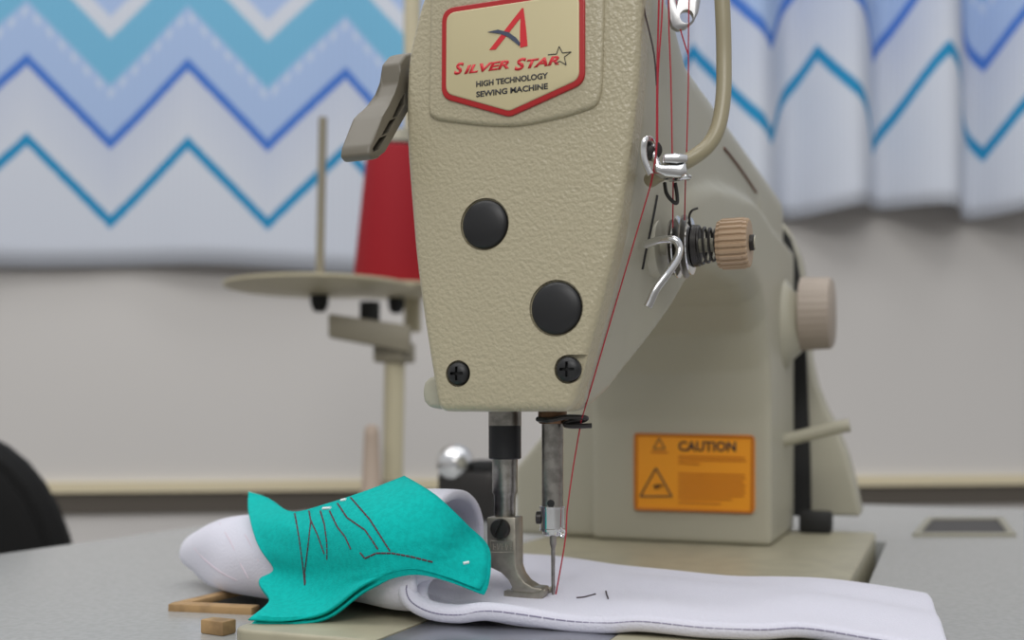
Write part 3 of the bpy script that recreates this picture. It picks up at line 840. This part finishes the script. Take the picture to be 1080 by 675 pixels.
bm = grid_bm(rg, True); bm.verts.ensure_lookup_table(); n = len(rg[0])
bm.faces.new([bm.verts[len(bm.verts)-n+i] for i in range(n)])
rl = obj('rolled_sleeve', bm, M['white'], wc)
md = rl.modifiers.new('t', 'SOLIDIFY'); md.thickness = 3.0*MM; md.offset = -1
md = rl.modifiers.new('s', 'SUBSURF'); md.levels = 1; md.render_levels = 1
baked(rl); rl.data.polygons.foreach_set('use_smooth', [True]*len(rl.data.polygons))
T_rl = bvh_of(rl)
bm = bmesh.new()
for ln in (((205, 578), (216, 590), (232, 603), (250, 612)), ((232, 552), (245, 575), (255, 597), (262, 610)), ((248, 545), (262, 570), (273, 592))):
    add_tube(bm, [on(T_rl, a, b, 0, 410) for a, b in ln], .22, n=5)
obj('pale_pink_seam', bm, mat('pale pink thread', rgb(214, 198, 208), .8), rl)

# ------------------------------------------------------------------ teal cloth
tc_ = thing('teal_fabric', 'teal twill fabric scrap of two layers draped over the white roll', 'fabric scrap', (-80, 0, 20))
ctrl = [
 [(262, 519, 398), (284, 526, 394), (309, 540, 386), (348, 531, 374), (388, 518, 366), (427, 503, 358)],
 [(262, 540, 386), (288, 546, 378), (318, 556, 365), (360, 548, 352), (408, 537, 344), (456, 521, 342)],
 [(272, 574, 372), (300, 578, 360), (334, 580, 347), (376, 574, 335), (430, 562, 327), (488, 550, 327)],
 [(289, 600, 358), (312, 604, 345), (344, 603, 334), (388, 594, 322), (440, 582, 315), (511, 574, 315)],
 [(273, 613, 346), (302, 624, 334), (340, 622, 323), (388, 606, 314), (440, 595, 308), (514, 596, 309)],
 [(284, 634, 328), (306, 640, 321), (345, 637, 314), (385, 613, 308), (438, 599, 304), (511, 613, 306)],
 [(262, 654, 312), (303, 655, 309), (344, 646, 306), (386, 616, 304), (437, 600, 302), (506, 622, 304)],
]
rows = [[P(*p) for p in r] for r in ctrl]
tg = patch(rows, 7, 7)
def drape(grid, gap):
    """rest the cloth on the roll and panel below it"""
    dep = []; lim = []
    for r in grid:
        dr, lr = [], []
        for p in r:
            v = p-CAM; d = v.dot(FV); rr = v/d; l = 1e9
            for t in (T_rl, T_fl):
                h = t.ray_cast(CAM*MM, rr.normalized())
                if h[0] is not None: l = min(l, (h[0]/MM-CAM).dot(FV)-gap)
            if rr.z < 0: l = min(l, (CAM.z-.9)/-rr.z)
            dr.append(min(d, l)); lr.append(l)
        dep.append(dr); lim.append(lr)
    H, W_ = len(dep), len(dep[0])
    H, W_ = len(dep), len(dep[0])
    lim = [[min(lim[y][x] for y in range(max(0, j-2), min(H, j+3)) for x in range(max(0, i-2), min(W_, i+3))) for i in range(W_)] for j in range(H)]
    for it in range(4):
        nl = [r[:] for r in lim]
        for j in range(H):
            for i in range(W_):
                nb = [lim[y][x] for y, x in ((j-1, i), (j+1, i), (j, i-1), (j, i+1)) if 0 <= y < H and 0 <= x < W_ and lim[y][x] < 1e8]
                if lim[j][i] < 1e8: nl[j][i] = min(lim[j][i], (lim[j][i]+sum(nb))/(1+len(nb)))
        lim = nl
    dep = [[min(dep[j][i], lim[j][i]) for i in range(W_)] for j in range(H)]
    for it in range(24):
        nd = [r[:] for r in dep]
        for j in range(H):
            for i in range(W_):
                nb = [dep[y][x] for y, x in ((j-1, i), (j+1, i), (j, i-1), (j, i+1)) if 0 <= y < H and 0 <= x < W_]
                nd[j][i] = min(lim[j][i], .5*dep[j][i]+.5*sum(nb)/len(nb))
        dep = nd
    return [[CAM+(p-CAM)/((p-CAM).dot(FV))*dep[j][i] for i, p in enumerate(r)] for j, r in enumerate(grid)]
tg = drape(tg, 3.0)
def layer(name, grid, par):
    o_ = obj(name, grid_bm(grid), M['teal'], par)
    md = o_.modifiers.new('t', 'SOLIDIFY'); md.thickness = .9*MM; md.offset = 0
    return o_
up = layer('upper_layer', tg, tc_)
low = []
for j, r in enumerate(tg):
    t = j/(len(tg)-1); rr_ = []
    for i, p in enumerate(r):
        u = i/(len(r)-1)
        k = .35+.65*sst(t, .6, 1)
        rr_.append(p+Vector((0, 1.2, -1.6))*k*1.0 + Vector((.8*u*u, 0, 0)))
    low.append(rr_)
layer('lower_layer', low, tc_)
T_up = bvh_of(up)
lines = [
 [(311, 541.5), (315.5, 566), (319.7, 597), (321.7, 618)],
 [(326, 539), (328, 550), (325, 577), (321.5, 604), (322, 617)],
 [(328, 549), (335, 564), (342.5, 585)],
 [(338, 539), (342.5, 554), (345, 573), (345, 591)],
 [(347.7, 539), (356, 556), (364, 566), (370.5, 580)],
 [(356, 531), (366, 546), (385, 559), (393, 570.5), (399, 580)],
 [(370, 525), (390, 548), (411.7, 581.7)],
 [(380, 583), (385, 589), (397, 583.5), (413, 583.5), (433, 587), (457, 593)]]
bm = bmesh.new()
def stitch(bm, ln, r, step=5.0, gap=.85):
    for (a, b) in zip(ln, ln[1:]):
        L_ = math.hypot(b[0]-a[0], b[1]-a[1]); k = max(1, int(L_/step))
        for i in range(k):
            t0 = i/k; t1 = (i+gap)/k
            add_tube(bm, [on(T_up, a[0]+(b[0]-a[0])*t0, a[1]+(b[1]-a[1])*t0, .05, 340), on(T_up, a[0]+(b[0]-a[0])*t1, a[1]+(b[1]-a[1])*t1, .05, 340)], r, n=5, sub=1)
for ln in lines: stitch(bm, ln, .26)
obj('dark_stitching', bm, M['stitchdark'], up)
bm = bmesh.new()
bm.free()
for tk, r in (([(488.5, 594), (494.5, 592.8)], .4), ([(341, 536.5), (349, 536)], .5), ([(360, 528), (365, 527)], .5)):
    bm = bmesh.new(); stitch(bm, tk, r, 20, 1); obj('white_tack', bm, M['whitethread'], up)

# ------------------------------------------------------------------ threads
bm = bmesh.new()
add_tube(bm, [P(696, -40, 297), P(694.5, 20, 297), P(693, 80, 296), P(692.5, 150, 296), P(690, 176, 296), P(686, 196, 297)], .27, n=6, sub=3)
add_tube(bm, [P(700, -40, 296), P(698, 20, 296.5), P(694, 80, 296.5), P(693.5, 150, 296.5)], .24, n=6, sub=3)
T_face = bvh_of(face)
def free(px, py, d, gap=1.2):
    r = ray(px, py)
    for t in (T_body, T_face):
        h = t.ray_cast(CAM*MM, r.normalized())
        if h[0] is not None: d = min(d, (h[0]/MM-CAM).dot(FV)-gap)
    return P(px, py, d)
add_tube(bm, [free(686-73*k/14, 196+248*k/14, 297+24*k/14) for k in range(15)], .21, n=6, sub=2)
add_tube(bm, [P(613, 444, 321), P(605, 490, 322), P(598, 540, 322), P(597, 563, 321.5), P(592, 595, 323), P(586, 628, 325)], .21, n=6, sub=2)
add_tube(bm, [P(705, -40, 300), P(705.5, 30, 299), P(707.5, 80, 298), P(709, 165, 297), P(710, 186, 301), P(709.5, 240, 312)], .2, n=6, sub=2)
add_tube(bm, [P(728, -40, 300), P(726.5, 10, 299.5), P(726, 50, 300), P(726, 90, 300), P(724, 165, 300), P(723, 190, 303), P(722, 232, 316)], .2, n=6, sub=2)
add_tube(bm, [P(709, -40, 300), P(714, 12, 300), P(719, 36, 300), P(726, 58, 300)], .2, n=6, sub=2)
tag(obj('needle_thread', bm, M['redthread']), 'fine red thread running down the head through the guides to the needle', 'thread')
bm = bmesh.new(); add_tube(bm, [P(676, -40, 296), P(679, 6, 296), P(684, 30, 296), P(690, 58, 296), P(692.5, 90, 296)], .24, n=6, sub=3)
tag(obj('loose_thread', bm, M['darkthread']), 'thin dark thread end hanging beside the face plate at the top', 'thread')
def lint(pts, label):  # scraps on the felt
    bm = bmesh.new(); add_tube(bm, [on(T_fl, a, b, .2, 330) for a, b in pts], .22, n=5)
    tag(obj('lint_thread', bm, M['darkthread']), label, 'thread', 'thread scraps on the felt')
lint([(608, 631), (617, 630), (628, 627)], 'longer dark thread scrap lying on white felt right of the needle')
lint([(639, 624), (640, 628), (641.5, 632)], 'short dark thread scrap lying on white felt, farther right of the needle')

# ------------------------------------------------------------------ thread stand behind
D = 860.0
b0 = PZ(417, 520, TZ)
base = P(416, 445, D); base.z = TZ
ts = thing('thread_stand', 'beige thread stand with round trays on the table behind the machine', 'thread stand', base)
topp = P(431.5, 10, D)
vdir = (topp-P(416.5, 445, D)).normalized()
p0 = P(416.5, 445, D); p_low = p0+vdir*((TZ-p0.z)/vdir.z)
lp = P(416.5, 372, D)
obj('pole', lathe((p_low.x, p_low.y, TZ), (lp.x-p_low.x, lp.y-p_low.y, lp.z-TZ), [(0, 8.2), (lp.z-TZ, 8.2)], 24), M['stand'], ts)
u0 = P(435, 350, D+142)
obj('upper_rod', lathe(u0, (0, 0, 1), [(0, 8.0), (390, 8.0), (391, 6)], 24), M['stand'], ts)
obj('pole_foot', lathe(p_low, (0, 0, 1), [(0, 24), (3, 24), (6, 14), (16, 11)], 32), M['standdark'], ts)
def disc(c, r, name='tray'):
    return obj(name, lathe(c, (0, 0, 1), [(-7, 9), (-5, 16), (-2.5, r*.7), (-1.2, r), (.8, r), (.8, r-3), (-.6, r-4), (-.6, .01)], 64), M['stand'], ts)
c1 = P(337, 302, D); t1 = disc(c1, 74)
pn = P(340.5, 124, D)
obj('spool_pin', tube([c1, c1.lerp(pn, .5), pn], 3.4, n=12, sub=1), M['standdark'], ts)
obj('tray_nut', lathe(c1+Vector((0, 0, -20)), (0, 0, 1), [(0, 5), (6, 8), (14, 8)], 6), M['blackm'], ts)
c2 = P(418, 306, D+85); t2 = disc(c2, 60)
obj('tray_nut', lathe(c2+Vector((0, 0, -20)), (0, 0, 1), [(0, 5), (6, 8), (14, 8)], 6), M['blackm'], ts)
# channel bracket from the pole out to the trays
a, b = P(346, 343, D-20), P(432, 358, D-20)
bm = bmesh.new(); dv = (b-a); up_ = Vector((0, 0, 1)); nrm = FV*14
add_prism(bm, [a+up_*9, b+up_*11, b-up_*10, a-up_*9], nrm, bev=1.5)
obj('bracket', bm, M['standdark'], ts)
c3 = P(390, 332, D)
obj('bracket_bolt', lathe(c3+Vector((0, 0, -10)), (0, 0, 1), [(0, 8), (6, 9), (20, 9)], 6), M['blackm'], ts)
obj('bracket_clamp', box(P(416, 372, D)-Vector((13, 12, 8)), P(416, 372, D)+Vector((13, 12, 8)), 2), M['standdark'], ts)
# cone of red thread on the farther tray
hh = (297-150)/FPX*(D+85)
cn = thing('thread_cone', 'large red thread cone standing on the thread stand tray', 'thread cone', c2+Vector((0, 0, 1)))
rb = 46*(D+85)/FPX; rt = 31*(D+85)/FPX
obj('wound_thread', lathe(c2+Vector((0, 0, 1.2)), (0, 0, 1), [(0, rb*.97), (2, rb), (hh-2, rt), (hh, rt*.9)], 48), M['redcone'], cn)
obj('cone_tip', lathe(c2+Vector((0, 0, 1.2+hh)), (0, 0, 1), [(0, rt*.86), (4, rt*.84), (14, rt*.75), (15, rt*.6)], 40), M['tin'], cn)
obj('cone_rim', lathe(c2+Vector((0, 0, 1.0+hh)), (0, 0, 1), [(0, rt*.92), (2.5, rt*.92)], 40), M['blackm'], cn)

# plastic peg and chrome wheel on the table behind
c = PZ(392, 532, TZ)
d_ = (c-CAM).dot(FV); s_ = d_/FPX
tag(obj('plastic_peg', lathe((c.x, c.y, TZ), (0, 0, 1), [(0, 13*s_), (3, 12*s_), (4, 11*s_), (72*s_, 8.2*s_), (80*s_, 7.6*s_), (84*s_, 4*s_)], 28), M['pink']),
    'pinkish beige tapered plastic peg standing beside the thread stand pole', 'peg')
c = PZ(487, 548, TZ)
bw = thing('bobbin_winder', 'bobbin winder with bright chrome wheel on the table behind the white roll', 'bobbin winder', (c.x, c.y, TZ))
d_ = (c-CAM).dot(FV)
obj('bracket', box((c.x-14, c.y-8, TZ), (c.x+24, c.y+14, 26), 3), M['darksteel'], bw)
cw = P(480, 492, d_)
obj('wheel', lathe(cw+FV*8, -FV-Vector((0, 0, -.25)), [(0, 9), (3, 12), (9, 12), (13, 10.5), (16, 7), (17.5, 3), (18, .1)], 36), M['chrome'], bw)
obj('post', lathe((cw.x-1, cw.y+3, TZ), (0, 0, 1), [(0, 9), (6, 7), (cw.z-TZ, 6.5)], 24), M['steel'], bw)
obj('arm', box((c.x+8, c.y-4, 24), (c.x+22, c.y+8, 33), 2), M['blackm'], bw)

# ------------------------------------------------------------------ chair at far left
dC = 760.0
cx = P(-95, 445, dC)
chv = thing('office_chair', 'black padded office chair behind the rear edge of the table', 'chair', (cx.x, cx.y, FLOOR))
hw = (73+95)/FPX*dC; ztop = 57-(448-445)/FPX*dC
def cpt(u, z, o=0): return Vector((cx.x, cx.y, 0))+RV*u+FV*(o+u*u*.0006)+Vector((0, 0, z))
outl = []
for i in range(40):
    a = 2*math.pi*i/40; ca, sa = math.cos(a), math.sin(a)
    k = 2.5
    outl.append((hw*math.copysign(abs(ca)**(2/k), ca), (ztop-170)+170*math.copysign(abs(sa)**(2/k), sa)))
bm = bmesh.new()
rgs = []
for o_, k in ((-14, .02), (-14, .5), (-13, .86), (-8, .93), (-4, .93), (-3, .97), (8, 1.0), (20, 1.0), (28, .96), (30, .5), (30, .02)):
    rgs.append([cpt(u*k, (ztop-170)+(z-(ztop-170))*k, o_) for u, z in outl])
bm = grid_bm(rgs, True)
obj('backrest', bm, M['chairblack'], chv)
obj('back_post', tube([cpt(0, ztop-300, 26), cpt(0, ztop-420, 40), cpt(0, -300, -30), cpt(0, -320, -160)], 16, n=12), M['blackm'], chv)
sc0 = Vector((cx.x, cx.y, 0))-FV*230
obj('seat', lathe((sc0.x, sc0.y, -310), (0, 0, 1), [(0, 190), (10, 215), (45, 220), (62, 205), (68, 120), (68, .1)], 48), M['chairblack'], chv)
obj('column', lathe((sc0.x, sc0.y, FLOOR+70), (0, 0, 1), [(0, 28), (200, 28), (200, 16), (370, 16)], 24), M['blackm'], chv)
for k in range(5):
    a = 2*math.pi*k/5+.3; tip = Vector((sc0.x+270*math.cos(a), sc0.y+270*math.sin(a), FLOOR+62))
    lg = obj('base_leg', tube([(sc0.x, sc0.y, FLOOR+100), tip], 20, n=12, sub=1, r2=13), M['blackm'], chv)
    obj('caster', lathe((tip.x-12, tip.y, FLOOR+28), (1, 0, 0), [(0, 26), (2, 28), (22, 28), (24, 26)], 24), M['blackm'], lg)
